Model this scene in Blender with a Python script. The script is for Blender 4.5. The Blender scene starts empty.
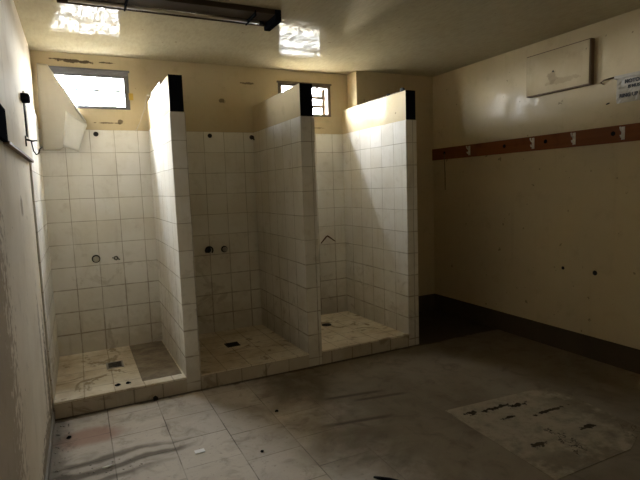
import bpy, bmesh, math, random
from mathutils import Vector, Matrix
random.seed(7)
sc = bpy.context.scene
col = sc.collection

# ------------------------------------------------------------------ measures (metres)
H = 2.708                    # ceiling
W = 4.023                    # right wall
YF = -1.18                   # front of the shower partitions
YB = -5.45                   # wall behind the camera
TOP = 2.324                  # top of the partitions
LT = 2.068                   # top of the tiling
P = [(0.894, 1.003), (1.905, 2.028), (2.929, 3.043)]
XJ = 3.01; JOG = 0.2         # the back wall steps forward here

# ------------------------------------------------------------------ node helpers
class NT:
    def __init__(s, name):
        s.m = bpy.data.materials.new(name); s.m.use_nodes = True
        s.t = s.m.node_tree; s.t.nodes.clear()
        s.out = s.n('ShaderNodeOutputMaterial')
    def n(s, t, **k):
        o = s.t.nodes.new(t)
        for a, b in k.items(): setattr(o, a, b)
        return o
    def put(s, sock, v):
        if hasattr(v, 'is_output'): s.t.links.new(v, sock)
        elif isinstance(v, tuple) and len(v) == 3 and sock.type == 'RGBA': sock.default_value = (*v, 1)
        else: sock.default_value = v
    def math(s, op, a, b=0.0, c=None, clamp=False):
        o = s.n('ShaderNodeMath', operation=op, use_clamp=clamp)
        s.put(o.inputs[0], a); s.put(o.inputs[1], b)
        if c is not None: s.put(o.inputs[2], c)
        return o.outputs[0]
    def mix(s, f, a, b, blend='MIX'):
        o = s.n('ShaderNodeMix', data_type='RGBA', blend_type=blend)
        s.put(o.inputs[0], f); s.put(o.inputs[6], a); s.put(o.inputs[7], b)
        return o.outputs[2]
    def mixf(s, f, a, b):
        o = s.n('ShaderNodeMix', data_type='FLOAT')
        s.put(o.inputs[0], f); s.put(o.inputs[2], a); s.put(o.inputs[3], b)
        return o.outputs[0]
    def pos(s):
        if not hasattr(s, '_p'): s._p = s.n('ShaderNodeNewGeometry')
        return s._p.outputs['Position']
    def nor(s):
        s.pos(); return s._p.outputs['True Normal']
    def xyz(s, v):
        o = s.n('ShaderNodeSeparateXYZ'); s.put(o.inputs[0], v); return o.outputs
    def comb(s, x, y, z):
        o = s.n('ShaderNodeCombineXYZ')
        for i, v in enumerate((x, y, z)): s.put(o.inputs[i], v)
        return o.outputs[0]
    def noise(s, scale, detail=4, rough=.55, vec=None, stretch=None, dist=0.0):
        o = s.n('ShaderNodeTexNoise')
        v = vec or s.pos()
        if stretch:
            m = s.n('ShaderNodeMapping'); s.put(m.inputs[0], v); m.inputs['Scale'].default_value = stretch
            v = m.outputs[0]
        s.put(o.inputs['Vector'], v)
        o.inputs['Scale'].default_value = scale; o.inputs['Detail'].default_value = detail
        o.inputs['Roughness'].default_value = rough; o.inputs['Distortion'].default_value = dist
        return o.outputs['Fac']
    def ramp(s, f, lo, hi, a=0.0, b=1.0):
        o = s.n('ShaderNodeMapRange', interpolation_type='SMOOTHSTEP')
        s.put(o.inputs[0], f)
        for i, v in enumerate((lo, hi, a, b)): s.put(o.inputs[1 + i], v)
        return o.outputs[0]
    def blob(s, c, r, rough=.5, scale=9.0, soft=.35):
        """a stain of irregular outline: 1 inside"""
        x, y, z = s.xyz(s.pos())
        d = None
        for q, cc, rr in zip((x, y, z), c, r):
            t = s.math('POWER', s.math('DIVIDE', s.math('SUBTRACT', q, cc), rr), 2.0)
            t = s.math('MULTIPLY', s.math('ABSOLUTE', s.math('DIVIDE', s.math('SUBTRACT', q, cc), rr)), s.math('ABSOLUTE', s.math('DIVIDE', s.math('SUBTRACT', q, cc), rr)))
            d = t if d is None else s.math('ADD', d, t)
        d = s.math('SQRT', d)
        d = s.math('ADD', d, s.math('MULTIPLY', s.math('SUBTRACT', s.noise(scale, 5, .6), .5), rough * 4))
        return s.ramp(d, 1.0 - soft, 1.0 + soft, 1.0, 0.0)
    def done(s, color, rough=.5, bump=None, bs=.3, bd=.01, spec=.5, metal=0.0, gloss=None, grough=.1, graze=0.0, **kw):
        b = s.n('ShaderNodeBsdfPrincipled')
        s.put(b.inputs['Base Color'], color); s.put(b.inputs['Roughness'], rough)
        b.inputs['Specular IOR Level'].default_value = spec; b.inputs['Metallic'].default_value = metal
        for k, v in kw.items(): s.put(b.inputs[k.replace('_', ' ')], v)
        if bump is not None:
            n = s.n('ShaderNodeBump'); n.inputs['Strength'].default_value = bs; n.inputs['Distance'].default_value = bd
            s.put(n.inputs['Height'], bump); s.put(b.inputs['Normal'], n.outputs[0])
        if gloss is not None:
            b.inputs['Specular IOR Level'].default_value = 0.0
            g = s.n('ShaderNodeBsdfGlossy'); s.put(g.inputs['Roughness'], grough)
            if bump is not None: s.put(g.inputs['Normal'], n.outputs[0])
            m = s.n('ShaderNodeMixShader')
            if graze != 0.0:
                lw = s.n('ShaderNodeLayerWeight'); lw.inputs['Blend'].default_value = .5
                gloss = s.math('ADD', gloss, s.math('MULTIPLY', s.math('POWER', lw.outputs['Facing'], 5.0), graze), clamp=True)
            s.put(m.inputs[0], gloss)
            s.put(m.inputs[1], b.outputs[0]); s.put(m.inputs[2], g.outputs[0])
            s.put(s.out.inputs[0], m.outputs[0])
        else: s.put(s.out.inputs[0], b.outputs[0])
        return s.m

def plain(name, c, rough=.5, metal=0.0, spec=.5, var=.25, scale=30):
    t = NT(name)
    n = t.noise(scale, 4)
    c2 = tuple(x * (1 - var) for x in c)
    return t.done(t.mix(n, c, c2), t.mixf(n, rough, min(1, rough + .15)), n, .15, .004, spec, metal)

def paint(name, c, dirt, rough, wave=.25, gloss=.006, worn=.5, gstretch=(4, 1, 1), marks=(), graze=0.0):
    """gloss paint on uneven plaster, with grime and flakes"""
    t = NT(name)
    big = t.noise(1.3, 4, .6); mid = t.noise(7, 5, .65); fine = t.noise(60, 3)
    f = t.math('MULTIPLY', t.ramp(big, .35, .75), worn)
    base = t.mix(f, c, dirt)
    base = t.mix(t.math('MULTIPLY', t.ramp(mid, .52, .78), .35 * worn + .1), base, tuple(x * .62 for x in dirt))
    drip = t.noise(3, 4, .6, stretch=(4, 4, .25))
    base = t.mix(t.math('MULTIPLY', t.ramp(drip, .55, .8), .4 * worn), base, tuple(x * .7 for x in dirt))
    spots = t.ramp(t.noise(17, 3, .5), .71, .74)
    base = t.mix(t.math('MULTIPLY', spots, .55), base, (.10, .075, .045))
    for p, r, f, cc in marks:
        base = t.mix(t.math('MULTIPLY', t.blob(p, r, .7, 24, .2), f), base, cc)
    h = t.math('ADD', t.math('MULTIPLY', t.noise(5, 3, .5), 1.0), t.math('MULTIPLY', t.noise(22, 3, .5), .35))
    h = t.math('ADD', h, t.math('MULTIPLY', fine, .07))
    shine = t.ramp(t.noise(4, 6, .7, stretch=gstretch), .36, .68, .02, 1.0)
    gl = t.math('MULTIPLY', shine, gloss)
    if graze > 0: graze = t.math('MULTIPLY', t.mixf(shine, .35, 1.0), graze)
    return t.done(base, .8, h, wave, .02, gloss=gl, grough=t.mixf(mid, rough, rough + .08), graze=graze)

def tiles(name, c, grime, gx=0.0, gy=-1.18, gz=2.068, size=.2, heavy=0.3, rough=.16, grout=(.30, .255, .19), width=.0030, gloss=.01, lowk=1.0):
    """square glazed tiles laid on any upright or level face, in room coordinates"""
    t = NT(name)
    x, y, z = t.xyz(t.pos()); nx, ny, nz = t.xyz(t.nor())
    ax = t.math('GREATER_THAN', t.math('ABSOLUTE', nx), .7)
    az = t.math('GREATER_THAN', t.math('ABSOLUTE', nz), .7)
    u = t.math('DIVIDE', t.math('SUBTRACT', t.mixf(ax, x, y), t.mixf(ax, gx, gy)), size)
    v = t.math('DIVIDE', t.math('SUBTRACT', t.mixf(az, z, y), t.mixf(az, gz, gy)), size)
    wob = t.math('MULTIPLY', t.math('SUBTRACT', t.noise(2.5, 2), .5), .05)
    u = t.math('ADD', u, wob); v = t.math('ADD', v, wob)
    def edge(q):
        fr = t.math('FRACT', q)
        return t.math('MULTIPLY', t.math('MINIMUM', fr, t.math('SUBTRACT', 1.0, fr)), size)
    d = t.math('MINIMUM', edge(u), edge(v))
    line = t.ramp(d, width * .35, width, 1.0, 0.0)
    wn = t.n('ShaderNodeTexWhiteNoise', noise_dimensions='3D')
    t.put(wn.inputs[0], t.comb(t.math('FLOOR', u), t.math('FLOOR', v), t.math('ADD', ax, t.math('MULTIPLY', az, 2))))
    tone = wn.outputs[0]
    base = t.mix(t.math('MULTIPLY', tone, .55), c, tuple(a * b for a, b in zip(c, (.88, .86, .8))))
    big = t.noise(2.1, 5, .62); mid = t.noise(9, 5, .65)
    drip = t.noise(5, 5, .65, stretch=(3, 3, .3))
    g = t.math('MULTIPLY', t.ramp(big, .42, .72), heavy)
    base = t.mix(g, base, grime)
    base = t.mix(t.math('MULTIPLY', t.ramp(mid, .55, .75), heavy * .8), base, tuple(a * .7 for a in grime))
    base = t.mix(t.math('MULTIPLY', t.ramp(drip, .56, .75), heavy * .8), base, tuple(a * .75 for a in grime))
    # dirt gathers just above the shower floors
    low = t.ramp(t.math('ADD', z, t.math('MULTIPLY', t.math('SUBTRACT', mid, .5), 1.1)), .05, .55, 1.0, 0.0)
    smear = t.math('MULTIPLY', t.ramp(t.noise(3.5, 5, .65, dist=1.5), .56, .66), t.ramp(z, .3, 1.3, 1.0, .25))
    base = t.mix(t.math('MULTIPLY', smear, heavy * 1.3), base, tuple(a * .65 for a in grime))
    base = t.mix(t.math('MULTIPLY', low, heavy * 1.2 * lowk), base, tuple(a * .7 for a in grime))
    patchy = t.ramp(t.noise(4, 3), .3, .6, .45, 1.0)
    wide = t.math('MULTIPLY', t.ramp(d, 0, .012, 1.0, 0.0), t.math('MULTIPLY', t.ramp(z, .25, 1.2, .2 + .5 * lowk, .05), t.ramp(mid, .38, .6)))
    base = t.mix(wide, base, tuple(a * .45 for a in grime))
    base = t.mix(t.math('MULTIPLY', line, patchy), base, grout)
    crack = t.ramp(t.math('ABSOLUTE', t.math('SUBTRACT', t.noise(1.7, 6, .7), .5)), 0, .004, 1.0, 0.0)
    h = t.math('ADD', t.math('MULTIPLY', line, -1.0), t.math('ADD', t.math('MULTIPLY', tone, .3), t.math('MULTIPLY', mid, .25)))
    gl = t.mixf(g, gloss, gloss * .2)
    return t.done(base, .8, h, .22, .004, gloss=gl, grough=t.mixf(g, rough, rough + .2), graze=.05)

# ------------------------------------------------------------------ materials
M = {}
M['ceiling'] = paint('gloss_ceiling_paint', (.46, .405, .275), (.39, .325, .20), .04, .09, gloss=.125, worn=.35, gstretch=(11, 2.6, 1))
M['cream'] = paint('gloss_cream_paint', (.58, .485, .315), (.49, .385, .225), .17, .2, gloss=.02, worn=.45, gstretch=(1, 1, 1), graze=.01)
DK = (.07, .05, .03)
M['backpaint'] = paint('gloss_cream_paint_chipped', (.55, .465, .31), (.46, .365, .22), .17, .2, gloss=.012, worn=.6, gstretch=(1, 1, 1), marks=(
    ((.34, 0, 2.645), (.13, .3, .014), .95, DK), ((.22, 0, 2.655), (.07, .3, .006), .9, DK), ((.60, 0, 2.65), (.06, .3, .007), .9, DK), ((1.87, 0, 2.55), (.07, .3, .010), .7, DK),
    ((1.60, 0, 2.37), (.03, .3, .022), .7, DK), ((.56, 0, 2.13), (.10, .3, .006), .8, DK), ((.66, 0, 2.14), (.02, .3, .02), .8, DK), ((2.6, 0, 2.13), (.12, .3, .008), .5, DK)))
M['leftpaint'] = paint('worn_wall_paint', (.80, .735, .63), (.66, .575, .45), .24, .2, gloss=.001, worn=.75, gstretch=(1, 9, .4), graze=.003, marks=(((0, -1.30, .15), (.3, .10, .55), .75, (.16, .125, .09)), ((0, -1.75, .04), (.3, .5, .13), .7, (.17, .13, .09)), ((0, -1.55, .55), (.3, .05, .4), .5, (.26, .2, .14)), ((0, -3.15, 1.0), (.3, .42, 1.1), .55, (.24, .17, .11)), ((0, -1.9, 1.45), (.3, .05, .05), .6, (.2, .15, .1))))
M['tile'] = tiles('white_glazed_tiles', (.79, .77, .725), (.47, .39, .27))
M['stallfloor'] = tiles('grimy_tray_tiles', (.92, .86, .74), (.60, .49, .34), gx=.0, lowk=.2, heavy=.95, rough=.4, grout=(.34, .26, .17))
M['curb'] = tiles('grimy_kerb_tiles', (.64, .59, .49), (.38, .30, .21), gz=.115, gx=.12, lowk=.5, heavy=.45, rough=.2, grout=(.14, .11, .075))
M['black'] = plain('black_paint', (.010, .011, .013), .8, spec=.0)
M['iron'] = plain('dark_iron', (.022, .02, .018), .6, 0, spec=.2)
M['grey_metal'] = plain('weathered_grey_frame', (.17, .17, .18), .45, .3, scale=14)
M['brown_frame'] = plain('rust_brown_frame', (.16, .12, .085), .55, .2, scale=14)
M['chrome'] = plain('dull_chrome', (.45, .42, .37), .32, .9)
M['white_metal'] = plain('white_enamel_metal', (.75, .72, .66), .25)
M['board'] = paint('pale_board', (.56, .475, .32), (.40, .31, .18), .4, .08, worn=.8, gloss=.003, marks=(((W, -1.95, 2.32), (.3, .16, .02), .4, (.25, .19, .11)), ((W, -1.84, 2.36), (.3, .04, .05), .5, (.2, .15, .09))))
M['board_edge'] = plain('bare_brown_wood', (.16, .10, .05), .6)
M['fixture'] = plain('brown_stained_metal', (.07, .05, .032), .6, 0, spec=.1, scale=12)
M['tube'] = plain('yellowed_tube', (.52, .46, .34), .25)
M['card'] = plain('yellow_tape', (.55, .36, .05), .55)
M['chip'] = plain('chalky_plaster_chip', (.88, .87, .83), .8, var=.08)
M['rust'] = plain('rust', (.11, .05, .022), .85)
M['string'] = plain('dirty_string', (.10, .08, .05), .9)
M['palestring'] = plain('pale_cord', (.55, .5, .4), .7)
M['ink'] = plain('black_print', (.02, .02, .022), .5)
M['rubber'] = plain('black_rubber', (.008, .008, .008), .6, spec=.1)
M['rubble'] = plain('grey_rubble', (.27, .235, .19), .9)
M['skirt'] = paint('dark_skirting_paint', (.085, .064, .042), (.05, .038, .026), .5, .2, gloss=.003)
M['leaf'] = plain('leaf', (.10, .15, .05), .6)

def wood_red():
    t = NT('red_brown_varnished_wood')
    g = t.noise(14, 5, .6, stretch=(1, .12, 3)); k = t.noise(5, 4)
    c = t.mix(g, (.24, .085, .030), (.13, .043, .016))
    c = t.mix(t.math('MULTIPLY', t.ramp(k, .55, .75), .5), c, (.06, .02, .012))
    return t.done(c, .8, g, .2, .004, gloss=.006, grough=.3)
M['redwood'] = wood_red()

def floor_mat():
    t = NT('grimy_floor_tiles')
    x, y, z = t.xyz(t.pos())
    s = .33
    u = t.math('DIVIDE', t.math('SUBTRACT', x, .005), s); cu = t.math('FLOOR', u)
    odd = t.math('MODULO', t.math('ABSOLUTE', cu), 2.0)
    v = t.math('ADD', t.math('DIVIDE', t.math('ADD', y, 1.66), s), t.math('ADD', t.math('MULTIPLY', t.math('SUBTRACT', 1.0, odd), .73), 0.0))
    def edge(q):
        fr = t.math('FRACT', q)
        return t.math('MULTIPLY', t.math('MINIMUM', fr, t.math('SUBTRACT', 1.0, fr)), s)
    warp = t.math('MULTIPLY', t.math('SUBTRACT', t.noise(6, 3), .5), .012)
    d = t.math('MINIMUM', edge(t.math('ADD', u, warp)), edge(t.math('ADD', v, warp)))
    line = t.ramp(d, .001, .0045, 1.0, 0.0)
    wn = t.n('ShaderNodeTexWhiteNoise', noise_dimensions='3D')
    t.put(wn.inputs[0], t.comb(cu, t.math('FLOOR', v), 3.0))
    c = t.mix(wn.outputs[0], (.58, .52, .44), (.47, .42, .355))
    big = t.noise(1.6, 5, .62, dist=.6); mid = t.noise(6, 6, .65, dist=.8); fine = t.noise(40, 4)
    # brown trodden screed towards the middle; its shade and the lit left are painted in
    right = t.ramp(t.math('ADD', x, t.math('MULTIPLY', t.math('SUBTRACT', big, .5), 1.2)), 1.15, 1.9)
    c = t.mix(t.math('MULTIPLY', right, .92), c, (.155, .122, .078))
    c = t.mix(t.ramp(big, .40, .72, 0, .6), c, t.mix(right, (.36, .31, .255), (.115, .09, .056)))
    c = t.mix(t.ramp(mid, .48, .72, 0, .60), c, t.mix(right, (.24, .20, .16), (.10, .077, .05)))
    c = t.mix(t.ramp(fine, .58, .75, 0, .35), c, (.10, .08, .06))
    # a rusty wash, wiped swirls, skid marks
    red = t.blob((.21, -1.56, 0), (.20, .12, .5), .22, 7)
    c = t.mix(t.math('MULTIPLY', red, .75), c, (.34, .20, .15))
    sw = t.blob((.34, -1.98, 0), (.36, .16, .5), .3, 5)
    wv = t.n('ShaderNodeTexWave', wave_type='RINGS'); wv.inputs['Scale'].default_value = 2.6
    wv.inputs['Distortion'].default_value = 5.0; wv.inputs['Detail'].default_value = 3
    t.put(wv.inputs[0], t.pos())
    c = t.mix(t.math('MULTIPLY', sw, t.ramp(wv.outputs['Fac'], .15, .9, .1, .85)), c, (.13, .105, .08))
    edgegrime = t.ramp(t.math('ADD', x, t.math('MULTIPLY', t.math('SUBTRACT', mid, .5), .3)), .03, .15, 1.0, 0.0)
    c = t.mix(t.math('MULTIPLY', edgegrime, .7), c, (.09, .075, .058))
    for (a, b), l, w in (((1.95, -1.86), .28, .022), ((2.1, -1.98), .24, .02), ((1.78, -2.22), .27, .022)):
        # dragged streaks running parallel to the showers
        dy = t.math('ABSOLUTE', t.math('SUBTRACT', t.math('ADD', y, t.math('MULTIPLY', t.math('SUBTRACT', x, a), .18)), b))
        dx = t.math('ABSOLUTE', t.math('SUBTRACT', x, a))
        m = t.math('MULTIPLY', t.ramp(dy, 0, w * 1.6, 1, 0), t.ramp(dx, l * .5, l, 1, 0))
        c = t.mix(t.math('MULTIPLY', m, .75), c, (.06, .047, .032))
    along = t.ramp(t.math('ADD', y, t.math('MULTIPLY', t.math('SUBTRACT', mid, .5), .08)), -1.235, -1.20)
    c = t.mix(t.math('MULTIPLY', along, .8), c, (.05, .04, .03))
    shown = t.math('MULTIPLY', t.mixf(right, .8, .12), t.ramp(t.noise(3.3, 4, .6), .35, .6, .3, 1.0))
    c = t.mix(t.math('MULTIPLY', line, shown), c, (.055, .045, .035))
    h = t.math('ADD', t.math('MULTIPLY', line, t.math('MULTIPLY', shown, -1.0)), t.math('MULTIPLY', mid, .5))
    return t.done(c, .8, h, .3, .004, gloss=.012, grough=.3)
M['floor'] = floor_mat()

def slab_mat():
    t = NT('pale_patched_concrete')
    big = t.noise(3, 5, .6); mid = t.noise(11, 6, .7)
    c = t.mix(big, (.30, .252, .18), (.23, .19, .13))
    c = t.mix(t.ramp(mid, .42, .7, 0, .7), c, (.13, .108, .078))
    cr = t.ramp(t.math('ABSOLUTE', t.math('SUBTRACT', t.noise(2.6, 5, .65), .5)), .0, .01, 1.0, 0.0)
    cr = t.math('MULTIPLY', cr, t.ramp(t.noise(3.1, 3), .55, .62))
    c = t.mix(cr, c, (.022, .016, .01))
    for p, r in (((2.66, -2.52, 0), (.10, .018, .4)), ((2.80, -2.56, 0), (.07, .02, .4)), ((2.93, -2.72, 0), (.13, .014, .4)), ((2.46, -2.50, 0), (.035, .025, .4)), ((2.62, -2.66, 0), (.05, .014, .4)), ((2.93, -2.98, 0), (.05, .02, .4)), ((2.50, -2.98, 0), (.05, .02, .4))):
        b = t.blob(p, r, 1.1, 26, .15)
        c = t.mix(t.math('MULTIPLY', b, .95), c, (.02, .015, .009))
    x, y, z = t.xyz(t.pos())
    rim = t.math('MULTIPLY', t.ramp(t.noise(5, 5, .65), .40, .55), t.math('MAXIMUM', t.ramp(x, 2.85, 3.15), t.ramp(y, -3.15, -2.9, 1.0, 0.0)))
    c = t.mix(t.math('MULTIPLY', rim, .7), c, (.12, .095, .06))
    return t.done(c, .8, t.math('SUBTRACT', mid, cr), .4, .005, gloss=.004, grough=.3)
M['slab'] = slab_mat()

def glass_mat(name, tr, lo, hi):
    t = NT(name)
    a = t.n('ShaderNodeBsdfTransparent'); a.inputs[0].default_value = (tr, tr, tr, 1)
    g = t.n('ShaderNodeBsdfGlossy'); g.inputs['Roughness'].default_value = .08
    d = t.n('ShaderNodeBsdfTranslucent'); d.inputs[0].default_value = (.85, .88, .88, 1)
    m = t.n('ShaderNodeMixShader'); m.inputs[0].default_value = .06
    t.put(m.inputs[1], a.outputs[0]); t.put(m.inputs[2], g.outputs[0])
    m2 = t.n('ShaderNodeMixShader'); t.put(m2.inputs[0], t.ramp(t.noise(9, 4), .3, .8, lo, hi))
    t.put(m2.inputs[1], m.outputs[0]); t.put(m2.inputs[2], d.outputs[0])
    z = t.xyz(t.pos())[2]
    dirt = t.math('MULTIPLY', t.ramp(t.noise(70, 4, .7), .50, .56), t.ramp(z, 2.44, 2.51))
    dirt = t.math('MULTIPLY', dirt, t.ramp(t.noise(8, 2), .45, .6))
    dd = t.n('ShaderNodeBsdfDiffuse'); dd.inputs[0].default_value = (.2, .19, .17, 1)
    m3 = t.n('ShaderNodeMixShader'); t.put(m3.inputs[0], dirt)
    t.put(m3.inputs[1], m2.outputs[0]); t.put(m3.inputs[2], dd.outputs[0])
    t.put(t.out.inputs[0], m3.outputs[0])
    return t.m
M['glass'] = glass_mat('dusty_window_glass', .94, .02, .06); M['grimy_glass'] = glass_mat('grimy_louvre_glass', .84, .10, .22)

def plastic_mat(name, c, trans, op):
    t = NT(name)
    n = t.noise(14, 5, .6); n2 = t.noise(5, 3, stretch=(3, 3, .6))
    b = t.n('ShaderNodeBsdfPrincipled'); t.put(b.inputs['Base Color'], t.mix(n, c, tuple(x * .85 for x in c)))
    b.inputs['Roughness'].default_value = .3
    bu = t.n('ShaderNodeBump'); bu.inputs['Strength'].default_value = .35; bu.inputs['Distance'].default_value = .012
    t.put(bu.inputs['Height'], t.math('ADD', n2, t.math('MULTIPLY', n, .3))); t.put(b.inputs['Normal'], bu.outputs[0])
    tl = t.n('ShaderNodeBsdfTranslucent'); tl.inputs[0].default_value = (*c, 1)
    if trans == 0:
        t.put(t.out.inputs[0], b.outputs[0]); return t.m
    m = t.n('ShaderNodeMixShader'); m.inputs[0].default_value = trans
    t.put(m.inputs[1], b.outputs[0]); t.put(m.inputs[2], tl.outputs[0])
    tr = t.n('ShaderNodeBsdfTransparent')
    m2 = t.n('ShaderNodeMixShader'); m2.inputs[0].default_value = op
    t.put(m2.inputs[1], tr.outputs[0]); t.put(m2.inputs[2], m.outputs[0])
    t.put(t.out.inputs[0], m2.outputs[0])
    return t.m
M['sheet'] = plastic_mat('milky_plastic', (.50, .46, .37), .0, 1.0)
M['flap'] = plastic_mat('milky_plastic_double', (.62, .60, .54), .0, 1.0)
M['laminate'] = plastic_mat('crinkled_clear_film', (.44, .39, .30), .05, 1.0)

# ------------------------------------------------------------------ mesh helpers
def box(bm, x0, x1, y0, y1, z0, z1, bev=0.0, mi=0):
    r = bmesh.ops.create_cube(bm, size=1.0)
    vs = r['verts']
    for v in vs:
        v.co = Vector(((x0 + x1) / 2 + v.co.x * (x1 - x0), (y0 + y1) / 2 + v.co.y * (y1 - y0), (z0 + z1) / 2 + v.co.z * (z1 - z0)))
    fs = set(f for v in vs for f in v.link_faces)
    for f in fs: f.material_index = mi
    if bev:
        es = list(set(e for v in vs for e in v.link_edges))
        bmesh.ops.bevel(bm, geom=es, offset=bev, segments=2, affect='EDGES', profile=.7)
    return vs

def tube(bm, pts, r, seg=8, caps=True):
    pts = [Vector(p) for p in pts]; rings = []
    rr = r if isinstance(r, (list, tuple)) else [r] * len(pts)
    prev = None
    for i, p in enumerate(pts):
        d = (pts[min(i + 1, len(pts) - 1)] - pts[max(i - 1, 0)]).normalized()
        if prev is None:
            a = d.orthogonal().normalized()
        else:
            a = (prev - d * prev.dot(d)).normalized()
        prev = a; b = d.cross(a)
        rings.append([bm.verts.new(p + (a * math.cos(2 * math.pi * k / seg) + b * math.sin(2 * math.pi * k / seg)) * rr[i]) for k in range(seg)])
    for A, B in zip(rings, rings[1:]):
        for k in range(seg):
            f = bm.faces.new((A[k], A[(k + 1) % seg], B[(k + 1) % seg], B[k])); f.smooth = True
    if caps:
        bm.faces.new(rings[0][::-1]); bm.faces.new(rings[-1])

def lathe(bm, c, axis, prof, seg=24):
    """prof: list of (distance along the axis, radius)"""
    tube_pts = [Vector(c) + Vector(axis).normalized() * d for d, _ in prof]
    ax = Vector(axis).normalized(); a = ax.orthogonal().normalized(); b = ax.cross(a); rings = []
    for p, (_, r) in zip(tube_pts, prof):
        rings.append([bm.verts.new(p + (a * math.cos(2 * math.pi * k / seg) + b * math.sin(2 * math.pi * k / seg)) * r) for k in range(seg)])
    for A, B in zip(rings, rings[1:]):
        for k in range(seg):
            f = bm.faces.new((A[k], A[(k + 1) % seg], B[(k + 1) % seg], B[k])); f.smooth = True
    bm.faces.new(rings[0][::-1]); bm.faces.new(rings[-1])

def rock(bm, c, r, flat=.6, n=1):
    res = bmesh.ops.create_icosphere(bm, subdivisions=n + 1, radius=1.0)
    for v in res['verts']:
        k = random.uniform(.7, 1.15)
        v.co = Vector((v.co.x * r[0] * k, v.co.y * r[1] * k, max(-flat, v.co.z) * r[2] * k)) + Vector(c)

def obj(name, bm, mat, parent=None, origin=None, smooth=False):
    """links bm (room coordinates) as one object; origin = where its own origin sits"""
    bmesh.ops.recalc_face_normals(bm, faces=bm.faces[:])
    me = bpy.data.meshes.new(name)
    o = Vector(origin) if origin else (Vector(parent['_o']) if parent is not None and '_o' in parent else Vector((0, 0, 0)))
    base = Vector(parent['_o']) if parent is not None and '_o' in parent else Vector((0, 0, 0))
    bmesh.ops.translate(bm, verts=bm.verts[:], vec=-o)
    if smooth:
        for f in bm.faces: f.smooth = True
    bm.to_mesh(me); bm.free()
    for m in (mat if isinstance(mat, (list, tuple)) else [mat]): me.materials.append(m)
    ob = bpy.data.objects.new(name, me); col.objects.link(ob)
    ob['_o'] = tuple(o)
    if parent is not None: ob.parent = parent
    ob.location = o - base
    return ob
def thick(o, d):
    m = o.modifiers.new('solidify', 'SOLIDIFY'); m.thickness = d; m.offset = 0
    return o
def thing(name, label, cat, loc, group=None):
    o = bpy.data.objects.new(name, None); col.objects.link(o); o.location = loc
    o.empty_display_size = .05; o['_o'] = tuple(loc)
    return tag(o, label, cat, group)
def tag(o, label, cat, group=None):
    o['label'] = label; o['category'] = cat
    if group: o['group'] = group
    return o
def struct(name, bm, mat, parent=None):
    o = obj(name, bm, mat, parent); o['kind'] = 'structure'; return o
B = bmesh.new

# ------------------------------------------------------------------ room shell
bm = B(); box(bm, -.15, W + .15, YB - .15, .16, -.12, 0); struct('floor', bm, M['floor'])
bm = B(); box(bm, -.15, W + .15, YB - .15, .16, H, H + .12); struct('ceiling', bm, M['ceiling'])
bm = B(); box(bm, -.15, 0, YB, .0, 0, H)
wl = struct('wall_left', bm, M['leftpaint'])
bm = B(); box(bm, W, W + .15, YB, .0, 0, H); struct('wall_right', bm, M['cream'])
bm = B(); box(bm, -.15, W + .15, YB - .15, YB, 0, H); struct('wall_front', bm, M['cream'])
# back wall with two window openings
W1 = (.115, .755, 2.25, 2.585); W2 = (2.195, 2.795, 2.25, 2.588)
bm = B()
xs = [-.15, W1[0], W1[1], W2[0], W2[1], W + .15]
for i in range(5):
    a, b = xs[i], xs[i + 1]
    if i in (1, 3):
        dp = .06 if i == 1 else .16
        box(bm, a, b, 0, dp, 0, W1[2]); box(bm, a, b, 0, dp, (W1 if i == 1 else W2)[3], H)
    else: box(bm, a, b, 0, .16, 0, H)
wb = struct('wall_back', bm, M['backpaint'])
bm = B(); box(bm, XJ, W, -JOG, 0, 0, H); struct('wall_corner', bm, M['cream'])
# tiling on the back and left walls of the showers
bm = B()
for a, b in ((0, P[0][0]), (P[0][1], P[1][0]), (P[1][1], P[2][0])): box(bm, a, b, -.008, 0, .06, LT, .0015)
struct('tile_cladding', bm, M['tile'], wb)
bm = B(); box(bm, 0, .012, YF + .02, -.008, .06, LT + .1, .002); struct('tile_cladding', bm, M['tile'], wl)
# skirting
def skirt(name, pts, h=.185):
    bm = B(); box(bm, *pts, 0, h, .004); struct(name, bm, M['skirt'])
skirt('baseboard_right', (W - .022, W, YB, -JOG))
skirt('baseboard_back', (P[2][1] + .003, W - .022, -JOG - .022, -JOG))
# plaster fillet and rubble line at the foot of the left wall
bm = B(); box(bm, 0, .012, YB, YF + .02, 0, .06, .004); struct('baseboard_left', bm, M['rubble'])

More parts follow.
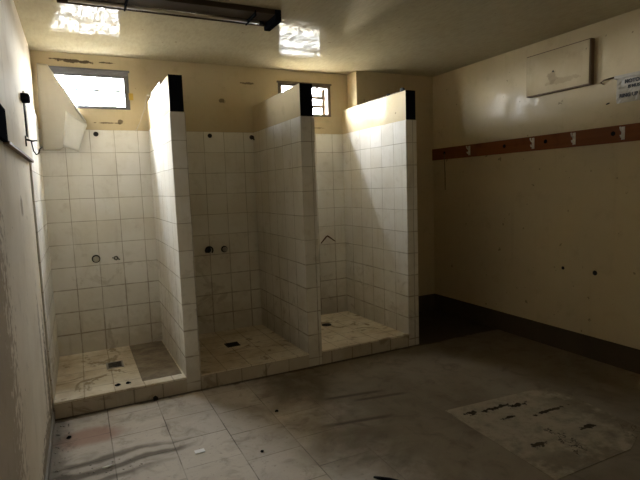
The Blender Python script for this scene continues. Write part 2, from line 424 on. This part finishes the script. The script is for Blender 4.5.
# ------------------------------------------------------------------ windows (glass louvres in metal frames)
def window(name, R, mat, slats, frame, tilt, side, yp=.035):
    x0, x1, z0, z1 = R
    bm = B()
    box(bm, x0, x1, -.012, .05, z1 - frame, z1, .003); box(bm, x0, x1, -.012, .05, z0, z0 + frame * .6, .003)
    box(bm, x0, x0 + frame, -.012, .05, z0 + frame * .6, z1 - frame, .003); box(bm, x1 - frame, x1, -.012, max(.05, yp + .03), z0 + frame * .6, z1 - frame, .003)
    w = struct(name, bm, mat)
    bm = B(); box(bm, x0 - .012, x1 + .012, -.02, -.0005, z1 - .012, z1 + .006, .002); struct('window_frame', bm, mat, w)
    zz0, zz1 = z0 + frame * .6, z1 - frame; n = slats; hh = (zz1 - zz0) / n
    for i in range(n):
        zc = zz0 + hh * (i + .5); dy = math.sin(tilt) * hh * .55; dz = math.cos(tilt) * hh * .52
        bm = B()
        a = [Vector((x0 + frame, yp - dy, zc - dz)), Vector((x1 - frame, yp - dy, zc - dz)), Vector((x1 - frame, yp + dy, zc + dz)), Vector((x0 + frame, yp + dy, zc + dz))]
        nn = Vector((0, math.cos(tilt), -math.sin(tilt))) * .004
        v = [bm.verts.new(p) for p in a] + [bm.verts.new(p + nn) for p in a]
        for q in ((0, 1, 2, 3), (7, 6, 5, 4), (0, 4, 5, 1), (1, 5, 6, 2), (2, 6, 7, 3), (3, 7, 4, 0)): bm.faces.new([v[k] for k in q])
        p = struct('window_pane', bm, M['grimy_glass' if side else 'glass'], w)
        if i:
            zb = zz0 + hh * i; hb = .016 if side else .009
            bm = B(); box(bm, x0 + frame, x1 - frame, yp - dy - .016, yp - dy - .006, zb - hb, zb + hb, .002); struct('glazing_bar', bm, mat, w)
    if not side:
        bm = B(); box(bm, x0 + frame, x1 - frame, -.004, .01, z1 - frame - .022, z1 - frame, .002); struct('head_bar', bm, M['grey_metal'], w)
    if side:
        bm = B()
        for xx in (x0 + frame + .012, x1 - frame - .012): box(bm, xx - .014, xx + .014, yp - .035, yp - .015, zz0, zz1, .002)
        struct('louvre_channel', bm, mat, w)
        bm = B(); box(bm, (x0 + x1) / 2 + .135, (x0 + x1) / 2 + .16, .0, .03, zz1 - hh, zz1); struct('louvre_bar', bm, mat, w)
    return w
window('window_1', W1, M['grey_metal'], 2, .042, .25, False)
window('window_2', W2, M['brown_frame'], 3, .036, .5, True, .11)
bm = B(); box(bm, .748, .785, -.016, -.0125, 2.335, 2.395, .001)
tag(obj('tape_piece', bm, M['card'], origin=(.765, -.014, 2.335)), 'small piece of yellow tape on the right edge of the left window frame', 'tape')

# ------------------------------------------------------------------ shower partitions
labels = ['tiled shower partition between the left and middle stalls, brightly lit along its left face',
          'tiled shower partition between the middle and right stalls, in front of the small right window',
          'rightmost tiled shower partition with a glossy cream upper band beside the dark corner']
for (a, b), lab in zip(P, labels):
    t = thing('shower_partition', lab, 'partition', ((a + b) / 2, YF / 2, 0), 'shower partitions')
    bk = -.0005 if b < 2.9 else -.0005
    bm = B()
    y1 = bk if b < XJ else bk
    box(bm, a, min(b, XJ - .001) if b > XJ else b, -.21, -.0085, .0, LT, .002)
    box(bm, a, b, YF, -.2105 if b > XJ else -.2, 0, LT, .0025)
    obj('tiled_body', bm, M['tile'], t)
    bm = B(); box(bm, a + .006, min(b - .006, XJ - .001), -.21, -.0005, LT, TOP, .003); box(bm, a + .006, b - .006, YF + .006, -.2105 if b > XJ else -.2, LT, TOP, .003)
    obj('painted_top', bm, M['cream'], t)
    bm = B(); box(bm, a + .005, b - .007, YF + .001, YF + .0065, LT + .002, TOP + .001, .001)
    obj('black_end', bm, M['black'], t)['label'] = 'black painted end of the upper band'

# ------------------------------------------------------------------ shower trays (raised tiled floors with a kerb)
st = [(.013, P[0][0]), (P[0][1], P[1][0]), (P[1][1], P[2][0])]
labs = ['raised shower tray of the left stall, bright and stained with a darker patch at right',
        'raised shower tray of the middle stall, in deep shade',
        'raised shower tray of the right stall, brownish and smeared with dirt']
drains = [(.37, .50, -.46, -.62), (1.37, 1.49, -.48, -.60), None]
for i, ((a, b), lab) in enumerate(zip(st, labs)):
    a += .0006; b -= .0006
    t = thing('shower_tray', lab, 'shower tray', ((a + b) / 2, YF / 2, 0), 'raised shower trays')
    bm = B()
    zs = [(YF + .004, .0), (YF + .004, .103), (YF + .004, .115), (YF + .03, .115), (YF + .05, .108), (-.5, .094), (-.0085, .086), (-.0085, 0)]
    Lv = [bm.verts.new((a, y, z)) for y, z in zs]; Rv = [bm.verts.new((b, y, z)) for y, z in zs]
    n = len(zs)
    for k in range(n):
        j = (k + 1) % n
        bm.faces.new((Lv[k], Lv[j], Rv[j], Rv[k]))
    bm.faces.new(Lv[::-1]); bm.faces.new(Rv)
    obj('tray_floor', bm, M['stallfloor'], t)
    bm = B(); box(bm, a, b, YF - .002, YF + .0035, 0, .1, .001); obj('kerb', bm, M['curb'], t)
    bm = B(); box(bm, a, b, YF - .006, YF + .0035, .103, .1165, .003); obj('kerb_lip', bm, M['stallfloor'], t)
    if drains[i]:
        x0, x1, y1, y0 = drains[i]; z = .0945
        bm = B()
        for q in ((x0, x1, y0, y0 + .014), (x0, x1, y1 - .014, y1), (x0, x0 + .014, y0, y1), (x1 - .014, x1, y0, y1)): box(bm, *q, z - .004, z + .006, .001)
        g = obj('drain_grate', bm, M['chrome'] if i == 0 else M['iron'], t)
        bm = B(); box(bm, x0 + .015, x1 - .015, y0 + .015, y1 - .015, z - .006, z + .0015); obj('drain_well', bm, M['black'], g)
        bm = B()
        for k in range(5):
            yy = y0 + .02 + (y1 - y0 - .04) * k / 4
            box(bm, x0 + .014, x1 - .014, yy - .004, yy + .004, z + .0016, z + .005)
        obj('grate_bar', bm, M['iron'] if i else M['chrome'], g)
    if i == 0:
        bm = B(); box(bm, .592, b - .012, -1.06, -.02, .084, .0955)
        for v in bm.verts:
            if v.co.z > .09: v.co.z = .0945 + (-(v.co.y) - .5) * .021 + .0025
        tp = NT('bare_mortar_patch'); nn = tp.noise(8, 6, .65)
        obj('mortar_patch', bm, tp.done(tp.mix(tp.ramp(nn, .35, .7), (.30, .245, .17), (.17, .125, .08)), .75, nn, .4, .006), t)['label'] = 'darker patch of bare mortar'

# ------------------------------------------------------------------ taps, pipe stubs, marks on the tiles
def valve(x, z, r, lab, kind):
    t = thing('shower_valve', lab, 'valve', (x, -.0085, z), 'shower valves')
    bm = B()
    if kind == 'dome':
        lathe(bm, (x, -.0084, z), (0, -1, 0), [(0, r), (.008, r), (.014, r * .9), (.016, r * .72)]); obj('escutcheon', bm, M['iron'], t)
        bm = B(); lathe(bm, (x, -.024, z), (0, -1, 0), [(0, r * .66), (.012, r * .72), (.03, r * .68), (.038, r * .5), (.041, r * .2)]); obj('knob', bm, M['chrome'], t)
    elif kind == 'stub':
        lathe(bm, (x, -.0084, z), (0, -1, 0), [(0, r), (.004, r), (.006, r * .8)], 7); obj('escutcheon', bm, M['iron'], t)
        bm = B(); lathe(bm, (x, -.014, z), (0, -1, 0), [(0, r * .5), (.02, r * .5), (.021, r * .3)]); obj('spindle', bm, M['chrome'], t)
        bm = B(); tube(bm, [(x - r * 1.5, -.016, z + .006), (x, -.02, z), (x + r * 1.5, -.016, z - r * .7)], .005, 6); obj('broken_bracket', bm, M['iron'], t)
    elif kind == 'lever':
        lathe(bm, (x, -.0084, z), (0, -1, 0), [(0, r * .9), (.01, r * .8), (.014, r * .5)]); obj('escutcheon', bm, M['iron'], t)
        bm = B(); lathe(bm, (x, -.022, z), (0, -1, 0), [(0, r * .4), (.03, r * .45), (.035, r * .3)]); obj('spindle', bm, M['iron'], t)
        bm = B(); pts = [(x + math.cos(q) * r * 1.05, -.05, z + math.sin(q) * r * 1.05) for q in [math.pi * (-.25 + 1.45 * k / 12) for k in range(13)]]
        tube(bm, pts, .008, 7); obj('curved_handle', bm, M['iron'], t)
    return t
valve(.371, .927, .036, 'large round shower valve with domed knob on the left stall back wall', 'dome')
valve(.537, .918, .021, 'broken valve stub right of the domed knob in the left stall', 'stub')
valve(1.383, .919, .034, 'shower valve with a hooked dark handle in the shaded middle stall, left of the pair', 'lever')
valve(1.544, .915, .033, 'round dark shower valve in the middle stall, right of the pair', 'dome')
for x, z, lab in ((.452, 2.03, 'dark pipe end for a shower head high on the left stall back wall'), (1.462, 2.03, 'dark pipe end for a shower head high on the middle stall back wall')):
    bm = B(); lathe(bm, (x, -.0084, z), (0, -1, 0), [(0, .021), (.006, .021), (.006, .014), (.02, .014), (.02, .009), (.004, .009)])
    tag(obj('pipe_stub', bm, M['iron'], origin=(x, -.008, z)), lab, 'pipe', 'shower head pipe ends')
bm = B(); lathe(bm, (1.885, -.012, 2.02), (0, -1, -.1), [(0, .016), (.03, .016), (.032, .008)]); tube(bm, [(1.885, -.04, 2.02), (1.893, -.06, 1.99)], .008, 6)
lathe(bm, (1.885, -.0085, 2.02), (0, -1, 0), [(0, .022), (.004, .022)])
tag(obj('wall_bracket', bm, M['iron'], origin=(1.885, -.009, 2.02)), 'small dark bracket in the top back corner of the middle stall', 'bracket')
bm = B(); tube(bm, [(2.62, -.012, .885), (2.685, -.02, .955), (2.70, -.022, .962), (2.72, -.02, .95), (2.80, -.012, .895)], [.005, .008, .009, .008, .005], 7)
tag(obj('soap_hook', bm, M['rust'], origin=(2.70, -.012, .93)), 'rusty inverted V bracket on the back wall of the right stall', 'bracket')
bm = B(); lathe(bm, (2.455, -.42, .0925), (0, 0, 1), [(0, .05), (.004, .05), (.006, .04)]); 
for k in range(3): box(bm, 2.42, 2.49, -.445 + k * .02, -.437 + k * .02, .098, .101)
tag(obj('drain_cover', bm, M['iron'], origin=(2.455, -.42, .093)), 'dark drain cover half hidden behind the partition in the right stall', 'drain')

# ------------------------------------------------------------------ coat rails
def hook_mesh(y, x, sx, z):
    """white double coat hook, screwed on a face at x, pointing to sx"""
    b1 = B(); box(b1, min(x, x + sx * .004), max(x, x + sx * .004), y - .013, y + .013, z - .048, z + .048, .0015)
    b2 = B()
    tube(b2, [(x + sx * .004, y, z + .012), (x + sx * .02, y, z + .014), (x + sx * .034, y, z + .026), (x + sx * .038, y, z + .046)], [.006, .006, .0055, .007], 8)
    b3 = B()
    tube(b3, [(x + sx * .004, y, z - .018), (x + sx * .014, y, z - .03), (x + sx * .026, y, z - .03), (x + sx * .031, y, z - .014)], [.006, .006, .0055, .0065], 8)
    return b1, b2, b3
RX = W - .022
t = thing('coat_rail', 'red-brown wooden coat rail with white hooks along the right wall', 'coat rail', (W, -2.3, 1.76))
bm = B(); box(bm, RX, W - .0005, -4.4, -JOG - .004, 1.762, 1.89, .003); obj('board', bm, M['redwood'], t)
h0 = None
for y in (-.815, -1.629, -2.042, -2.454):
    if h0 is None:
        b1, b2, b3 = hook_mesh(y, RX, -1, 1.828)
        h0 = obj('hook', b1, M['white_metal'], t, origin=(RX, y, 1.828)); h0['label'] = 'white hook'
        k1 = obj('prong', b2, M['white_metal'], h0); k2 = obj('prong', b3, M['white_metal'], h0)
    else:
        c = h0.copy(); col.objects.link(c); c.parent = t; c.location = h0.location + Vector((0, y + .815, 0))
        for k in (k1, k2):
            d = k.copy(); col.objects.link(d); d.parent = c
for y in (-.42, -1.29, -1.76, -2.375):
    bm = B(); lathe(bm, (RX + .003, y, 1.832), (-1, 0, 0), [(0, .019), (.005, .018), (.006, .012)], 12); obj('screw_hole', bm, M['black'], t)
bm = B(); tube(bm, [(RX - .006, -.425, 1.83), (RX - .01, -.43, 1.76), (RX - .004, -.432, 1.6), (RX - .006, -.435, 1.42)], .0048, 6)
tag(obj('hanging_string', bm, M['string'], origin=(RX, -.43, 1.83)), 'thin string hanging from the far end of the red-brown coat rail', 'string')

t = thing('coat_rail', 'coat rail on the left wall, whitish with painted-in glare, its near stretch black', 'coat rail', (0, -2, 1.73))
bm = B(); box(bm, .0005, .016, -2.42, -1.09, 1.735, 1.86, .002); obj('pale_board', bm, M['leftpaint'], t)  # whitish colour stands in for window glare on a brown board
bm = B(); box(bm, .0005, .020, -4.0, -2.4205, 1.728, 1.862, .003); obj('dark_board', bm, M['black'], t)['label'] = 'black stretch of the board, left without the glare'
bm = B(); box(bm, .0005, .024, -2.42, -1.09, 1.722, 1.7345, .002); obj('underside_shade', bm, M['board_edge'], t)['label'] = 'dark brown strip for the shade under the board'  # dark strip that draws the shade under the rail's lower edge
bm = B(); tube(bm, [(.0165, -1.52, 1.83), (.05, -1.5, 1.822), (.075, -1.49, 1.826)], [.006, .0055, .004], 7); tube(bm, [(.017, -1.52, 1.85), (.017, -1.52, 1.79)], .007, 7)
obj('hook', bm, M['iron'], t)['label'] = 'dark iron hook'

# junction box with its short conduit
t = thing('junction_box', 'small black junction box with a thin conduit on the left wall', 'junction box', (0, -1.2, 2.1))
bm = B(); box(bm, .0005, .042, -1.35, -1.25, 2.075, 2.122, .005); obj('box', bm, M['black'], t)
bm = B(); box(bm, .0425, .046, -1.345, -1.255, 2.08, 2.117, .003); obj('cover', bm, M['black'], t)
bm = B(); tube(bm, [(.012, -1.3, 2.069), (.012, -1.3, 1.99), (.012, -1.3, 1.866)], .0055, 7); obj('conduit', bm, M['iron'], t)
bm = B(); tube(bm, [(.018, -1.07, 1.86), (.026, -1.07, 1.80), (.04, -1.065, 1.775), (.055, -1.06, 1.785), (.06, -1.02, 1.815), (.075, -1.0, 1.83)], .0042, 7)
tag(obj('loose_wire', bm, M['rubber'], origin=(.02, -1.1, 1.86)), 'short curly black wire sticking out by the left wall tiling', 'wire')

# ------------------------------------------------------------------ board and notice on the right wall
t = thing('access_panel', 'shallow cream painted wooden access panel high on the right wall', 'panel', (W, -1.86, 2.24))
bm = B(); box(bm, W - .044, W - .0005, -2.19, -1.566, 2.238, 2.594, .003); obj('panel_box', bm, M['board_edge'], t)
bm = B(); box(bm, W - .05, W - .0445, -2.18, -1.573, 2.247, 2.585, .002); obj('panel_front', bm, M['board'], t)
bm = B(); lathe(bm, (W - .0505, -1.85, 2.41), (-1, 0, 0), [(0, .008), (.004, .007), (.005, .003)], 10); obj('screw', bm, M['iron'], t)

t = thing('paper_sign', 'crinkled laminated paper notice with black capitals taped on the right wall', 'sign', (W, -2.62, 2.05))
bm = B()
ny, nz = 26, 12; g = []
for i in range(ny + 1):
    rw = []
    for j in range(nz + 1):
        y = -2.385 - .46 * i / ny; z = 2.055 + .2 * j / nz
        x = W - .006 - .004 * abs(math.sin(9 * i / ny + 3 * j / nz)) - random.uniform(0, .0035)
        rw.append(bm.verts.new((x, y, z)))
    g.append(rw)
for i in range(ny):
    for j in range(nz): bm.faces.new((g[i][j], g[i + 1][j], g[i + 1][j + 1], g[i][j + 1]))
thick(obj('sheet', bm, M['laminate'], t), .0015)
def text(body, y, z, size, parent):
    cu = bpy.data.curves.new('notice_text', 'FONT'); cu.body = body; cu.size = size; cu.extrude = .0006; cu.offset = .0016; cu.align_x = 'LEFT'
    tmp = bpy.data.objects.new('tmp', cu); col.objects.link(tmp)
    dg = bpy.context.evaluated_depsgraph_get()
    me = bpy.data.meshes.new_from_object(tmp.evaluated_get(dg)); bpy.data.objects.remove(tmp)
    me.materials.clear(); me.materials.append(M['ink'])
    o = bpy.data.objects.new('lettering', me); col.objects.link(o); o.parent = parent
    # written along -Y, read from the room
    o.rotation_euler = (math.pi / 2, 0, -math.pi / 2)
    o.location = Vector((W - .0165, y, z)) - Vector(parent['_o'])
    o['label'] = 'black capital lettering'
    return o
text('MOTORISED', -2.45, 2.195, .036, t); text('IS MUST', -2.475, 2.158, .03, t); text('RING UP MAY', -2.412, 2.095, .036, t)
bm = B(); box(bm, W - .022, W - .0175, -2.87, -2.37, 2.238, 2.262, .002); box(bm, W - .021, W - .0005, -2.385, -2.372, 2.236, 2.264, .002)
obj('tape_strip', bm, M['laminate'], t)
bm = B(); tube(bm, [(W - .004, -2.275, 2.222), (W - .018, -2.262, 2.236), (W - .02, -2.29, 2.25), (W - .012, -2.37, 2.256)], .006, 7)
tag(obj('bent_nail', bm, M['board_edge'], origin=(W - .004, -2.27, 2.23)), 'bent rusty nail beside the upper left corner of the paper notice', 'nail')
bm = B(); tube(bm, [(W - .001, -2.30, 2.066), (W - .012, -2.33, 2.07)], .005, 6)
tag(obj('nail', bm, M['iron'], origin=(W - .001, -2.3, 2.066)), 'short dark nail below the left edge of the paper notice', 'nail')
for y, z, r, lab in ((-1.942, .726, .015, 'dark plugged hole low on the right wall, the left and smaller of two'), (-2.24, .724, .021, 'dark plugged hole low on the right wall, the right and larger of two')):
    bm = B(); lathe(bm, (W - .0005, y, z), (-1, 0, 0), [(0, r), (.003, r * .9), (.004, r * .5)], 11)
    tag(obj('wall_plug', bm, M['iron'], origin=(W, y, z)), lab, 'wall plug', 'wall plugs')

# ------------------------------------------------------------------ ceiling light
t = thing('fluorescent_light', 'long dark brown fluorescent batten without working lamp on the ceiling', 'ceiling light', (.95, -1.48, H))
FX0, FX1 = .24, 1.56
bm = B(); box(bm, FX0, FX1, -1.60, -1.45, 2.672, H - .0005, .006); obj('housing', bm, M['fixture'], t)
bm = B(); box(bm, FX0, FX1, -1.405, -1.393, 2.652, 2.676, .003); box(bm, FX0, FX1, -1.45, -1.393, 2.6765, 2.684); obj('reflector_lip', bm, M['fixture'], t)
bm = B(); tube(bm, [(FX0 + .06, -1.428, 2.664), (FX1 - .03, -1.428, 2.664)], .0105, 14)
tb = obj('lamp_tube', bm, M['tube'], t)
bm = B(); lathe(bm, (FX1 - .055, -1.428, 2.664), (1, 0, 0), [(0, .0115), (.03, .0115)]); obj('tube_cap', bm, M['iron'], tb)
for x in (.62, 1.42):
    bm = B(); box(bm, x - .005, x + .005, -1.604, -1.388, 2.648, 2.682, .001); obj('clip', bm, M['black'], t)
bm = B(); box(bm, FX1, FX1 + .045, -1.60, -1.37, 2.63, H - .001, .005); obj('end_cap', bm, M['black'], t)

# ------------------------------------------------------------------ plastic sheet over the left window
t = thing('plastic_sheet', 'milky plastic sheet peeling off the left window, its lower corner hanging', 'plastic sheet', (.1, -.03, 2.6))
def lerp(tab, z):
    for (z0, x0), (z1, x1) in zip(tab, tab[1:]):
        if z0 >= z >= z1: return x0 + (x1 - x0) * (z0 - z) / (z0 - z1)
    return tab[-1][1]
edge = [(2.60, .115), (2.54, .148), (2.12, .385), (2.09, .385), (1.99, .32), (1.91, .19), (1.885, .16)]
bm = B(); g = []; nz, nx = 36, 14
for j in range(nz + 1):
    z = 2.60 - (2.60 - 1.885) * j / nz; x0 = .03 + .03 * max(0, (z - 2.2)) ; x1 = lerp(edge, z) + .002 * math.sin(j * 1.3); rw = []
    for i in range(nx + 1):
        u = i / nx; x = x0 + (x1 - x0) * u
        y = -.026 - .004 * (1 + math.sin(u * 6 + j * .1)) - .018 * u * (j / nz)
        rw.append(bm.verts.new((x, y, z)))
    g.append(rw)
for j in range(nz):
    for i in range(nx): bm.faces.new((g[j][i], g[j][i + 1], g[j + 1][i + 1], g[j + 1][i]))
thick(obj('hanging_sheet', bm, M['sheet'], t, smooth=True), .004)
bm = B(); g = []
A_, B_, C_, D_ = Vector((.23, -.066, 2.215)), Vector((.385, -.07, 2.10)), Vector((.305, -.085, 1.87)), Vector((.185, -.08, 1.915))
for j in range(13):
    v = j / 12; rw = []
    for i in range(9):
        u = i / 8; p = A_.lerp(B_, u).lerp(D_.lerp(C_, u), v)
        p.y += .006 * math.sin(u * 4.5 + v * 2); rw.append(bm.verts.new(p))
    g.append(rw)
for j in range(12):
    for i in range(8): bm.faces.new((g[j][i], g[j][i + 1], g[j + 1][i + 1], g[j + 1][i]))
thick(obj('folded_corner', bm, M['flap'], t, smooth=True), .004)['label'] = 'lighter folded lower corner'
bm = B()
pts = [(.118, -.03, 2.595), (.17, -.034, 2.50), (.245, -.042, 2.37), (.318, -.05, 2.24), (.38, -.056, 2.13)]
tube(bm, pts, [.003, .006, .008, .006, .003], 8); obj('rolled_edge', bm, M['flap'], t)

# things left on the partitions
bm = B(); box(bm, .905, .925, -.76, -.26, TOP + .0005, TOP + .036, .003); box(bm, .925, .96, -.76, -.735, TOP + .0005, TOP + .04, .002)
tag(obj('wooden_batten', bm, M['board_edge'], origin=(.965, -.45, TOP)), 'dark wooden batten lying on top of the left shower partition', 'batten')
bm = B(); tube(bm, [(.887, -.16, 2.36), (.86, -.11, 2.24), (.82, -.05, 2.13), (.785, -.014, 2.06)], .0026, 6); tube(bm, [(.885, -.17, 2.36), (.95, -.2, 2.338)], .0026, 6)
tag(obj('pale_cord', bm, M['palestring'], origin=(.887, -.16, 2.34)), 'pale cord slanting from the left partition top to the back wall', 'cord')
bm = B(); box(bm, 2.94, 3.02, -1.06, -.25, TOP + .0005, TOP + .007, .002)  # thin strip added for the dark line along the partition top
tag(obj('dark_edge_strip', bm, M['rubber'], origin=(2.98, -.6, TOP)), 'thin black strip along the top of the rightmost shower partition', 'strip')
for (y, s, lab) in ((-1.09, .022, 'black lump on the rightmost partition top, nearest its black end'), (-.86, .016, 'smaller black lump further back on the rightmost partition top')):
    bm = B(); rock(bm, (2.965, y, TOP + .007 + s * .55), (s, s * 1.4, s))
    tag(obj('dirt_lump', bm, M['rubber'], origin=(2.965, y, TOP)), lab, 'lump', 'lumps on the partition')

# ------------------------------------------------------------------ floor: slab, hose, chips and rubble
bm = B()
poly = [(2.335, -2.385), (3.10, -2.44), (3.19, -2.47), (3.24, -2.58), (3.18, -3.15), (2.9, -3.26), (2.30, -3.26)]
lo = [bm.verts.new((x, y, .0005)) for x, y in poly]; hi = [bm.verts.new((x, y, .003)) for x, y in poly]
bm.faces.new(lo[::-1]); bm.faces.new(hi)
for k in range(len(poly)): bm.faces.new((lo[k], lo[(k + 1) % len(poly)], hi[(k + 1) % len(poly)], hi[k]))
tag(obj('concrete_patch', bm, M['slab'], origin=(2.75, -2.8, 0)), 'pale square concrete patch with black cracks in the floor at right', 'floor patch')
bm = B(); tube(bm, [(1.52, -2.80, .006), (1.54, -2.828, .009), (1.575, -2.862, .01), (1.62, -2.92, .01), (1.67, -3.02, .01), (1.68, -3.15, .01)], [.005, .009, .0095, .0095, .0095, .0095], 10)
tag(obj('rubber_hose', bm, M['rubber'], origin=(1.6, -2.82, .0)), 'end of a black rubber hose lying at the bottom edge of the floor', 'hose')
bm = B(); box(bm, .755, .812, -2.108, -2.07, .0008, .006, .0015)
tag(obj('plaster_chip', bm, M['chip'], origin=(.784, -2.09, 0)), 'white plaster chip on the lit floor tiles', 'chip')
for x, y, lab in ((.421, -1.068, 'small dark crumb near the kerb of the left stall, the left of two'), (.495, -1.066, 'small dark crumb near the kerb of the left stall, the right of two')):
    bm = B(); rock(bm, (x, y, .117), (.02, .012, .01)); tag(obj('crumb', bm, M['rubber'], origin=(x, y, .11)), lab, 'crumb', 'crumbs in the left stall')
fl = [(.66, -1.205, .02, .016, .02, 'iron', 'dark clod against the kerb of the left stall'), (1.10, -2.27, .012, .009, .008, 'rubber', 'tiny dark crumb on the lit floor, in front of the middle stall'),
      (1.36, -1.83, .014, .01, .009, 'rubber', 'dark crumb on the shaded floor in front of the middle stall'), (.10, -1.52, .016, .01, .01, 'rubber', 'dark crumb left of the rusty red floor stain'),
      (.30, -2.0, .03, .009, .008, 'chip', 'pale sliver among the grime near the left wall')]
for x, y, a, b, c, m, lab in fl:
    bm = B(); rock(bm, (x, y, c * .6), (a, b, c)); tag(obj('debris_crumb', bm, M[m], origin=(x, y, 0)), lab, 'debris', 'crumbs on the floor')
bm = B()
for i in range(90):
    y = random.uniform(-3.0, -1.3); x = .02 + abs(random.gauss(0, .035)); s = random.uniform(.002, .008)
    rock(bm, (x + s, y, s * .5), (s, s * 1.3, s * .7), n=0)
for i in range(35):
    s = random.uniform(.002, .0055); rock(bm, (random.uniform(.08, .5), -2.02 + random.gauss(0, .06), s * .5), (s * 1.6, s, s * .6), n=0)
o = obj('rubble', bm, M['rubble'], origin=(.05, -2, 0)); tag(o, 'scattered grit and plaster rubble along the foot of the left wall', 'rubble'); o['kind'] = 'stuff'

# ------------------------------------------------------------------ daylight
wd = bpy.data.worlds.new('overcast_sky'); sc.world = wd; wd.use_nodes = True
nt = wd.node_tree; nt.nodes.clear()
bg = nt.nodes.new('ShaderNodeBackground'); out = nt.nodes.new('ShaderNodeOutputWorld')
tc = nt.nodes.new('ShaderNodeTexCoord'); sp = nt.nodes.new('ShaderNodeSeparateXYZ')
cr = nt.nodes.new('ShaderNodeValToRGB'); e = cr.color_ramp.elements
e[0].position = 0.0; e[0].color = (.03, .029, .026, 1); e[1].position = 1.0; e[1].color = (.62, .67, .72, 1)
for ps, c in ((.27, (.03, .029, .026)), (.34, (.08, .08, .077)), (.47, (.09, .09, .09)), (.515, (.92, .96, 1.0)), (.60, (.86, .91, .95)), (.72, (.62, .66, .70)), (.88, (.66, .71, .75))):
    q = e.new(ps); q.color = (*c, 1)
mr = nt.nodes.new('ShaderNodeMapRange'); mr.inputs[1].default_value = -1; mr.inputs[2].default_value = 1
nt.links.new(tc.outputs['Generated'], sp.inputs[0]); nt.links.new(sp.outputs[2], mr.inputs[0])
nt.links.new(mr.outputs[0], cr.inputs[0]); nt.links.new(cr.outputs[0], bg.inputs[0])
bg.inputs[1].default_value = 16.0
nt.links.new(bg.outputs[0], out.inputs[0])
def portal(name, R, y=.075):
    x0, x1, z0, z1 = R
    l = bpy.data.lights.new(name, 'AREA'); l.shape = 'RECTANGLE'; l.size = x1 - x0; l.size_y = z1 - z0; l.cycles.is_portal = True
    o = bpy.data.objects.new(name, l); col.objects.link(o); o.location = ((x0 + x1) / 2, y, (z0 + z1) / 2)
    o.rotation_euler = (-math.pi / 2, 0, 0)
portal('window_daylight', W1); portal('window_daylight.001', W2, .175)
sc.cycles.diffuse_bounces = 8; sc.cycles.max_bounces = 14; sc.cycles.sample_clamp_indirect = 20
try: sc.cycles.denoising_input_passes = 'RGB_ALBEDO_NORMAL'
except Exception: pass

# ------------------------------------------------------------------ camera
yaw, pit, rol, f = .4517, -.1064, -.0338, 495.9
fw = Vector((math.sin(yaw) * math.cos(pit), math.cos(yaw) * math.cos(pit), math.sin(pit)))
rt = Vector((math.cos(yaw), -math.sin(yaw), 0)); up = rt.cross(fw)
r2 = rt * math.cos(rol) + up * math.sin(rol); u2 = up * math.cos(rol) - rt * math.sin(rol)
cd = bpy.data.cameras.new('camera'); cam = bpy.data.objects.new('camera', cd); col.objects.link(cam)
cd.sensor_fit = 'HORIZONTAL'; cd.sensor_width = 36; cd.lens = f * 36 / 640; cd.clip_start = .02
m = Matrix((r2, u2, -fw)).transposed().to_4x4(); m.translation = (.2564, -4.8643, 1.5)
cam.matrix_world = m; sc.camera = cam

sc.view_settings.view_transform = 'Standard'; sc.view_settings.look = 'None'; sc.view_settings.gamma = 1; sc.view_settings.use_curve_mapping = False
sc.view_settings.exposure = 4.4
for o in bpy.data.objects:
    if '_o' in o: del o['_o']
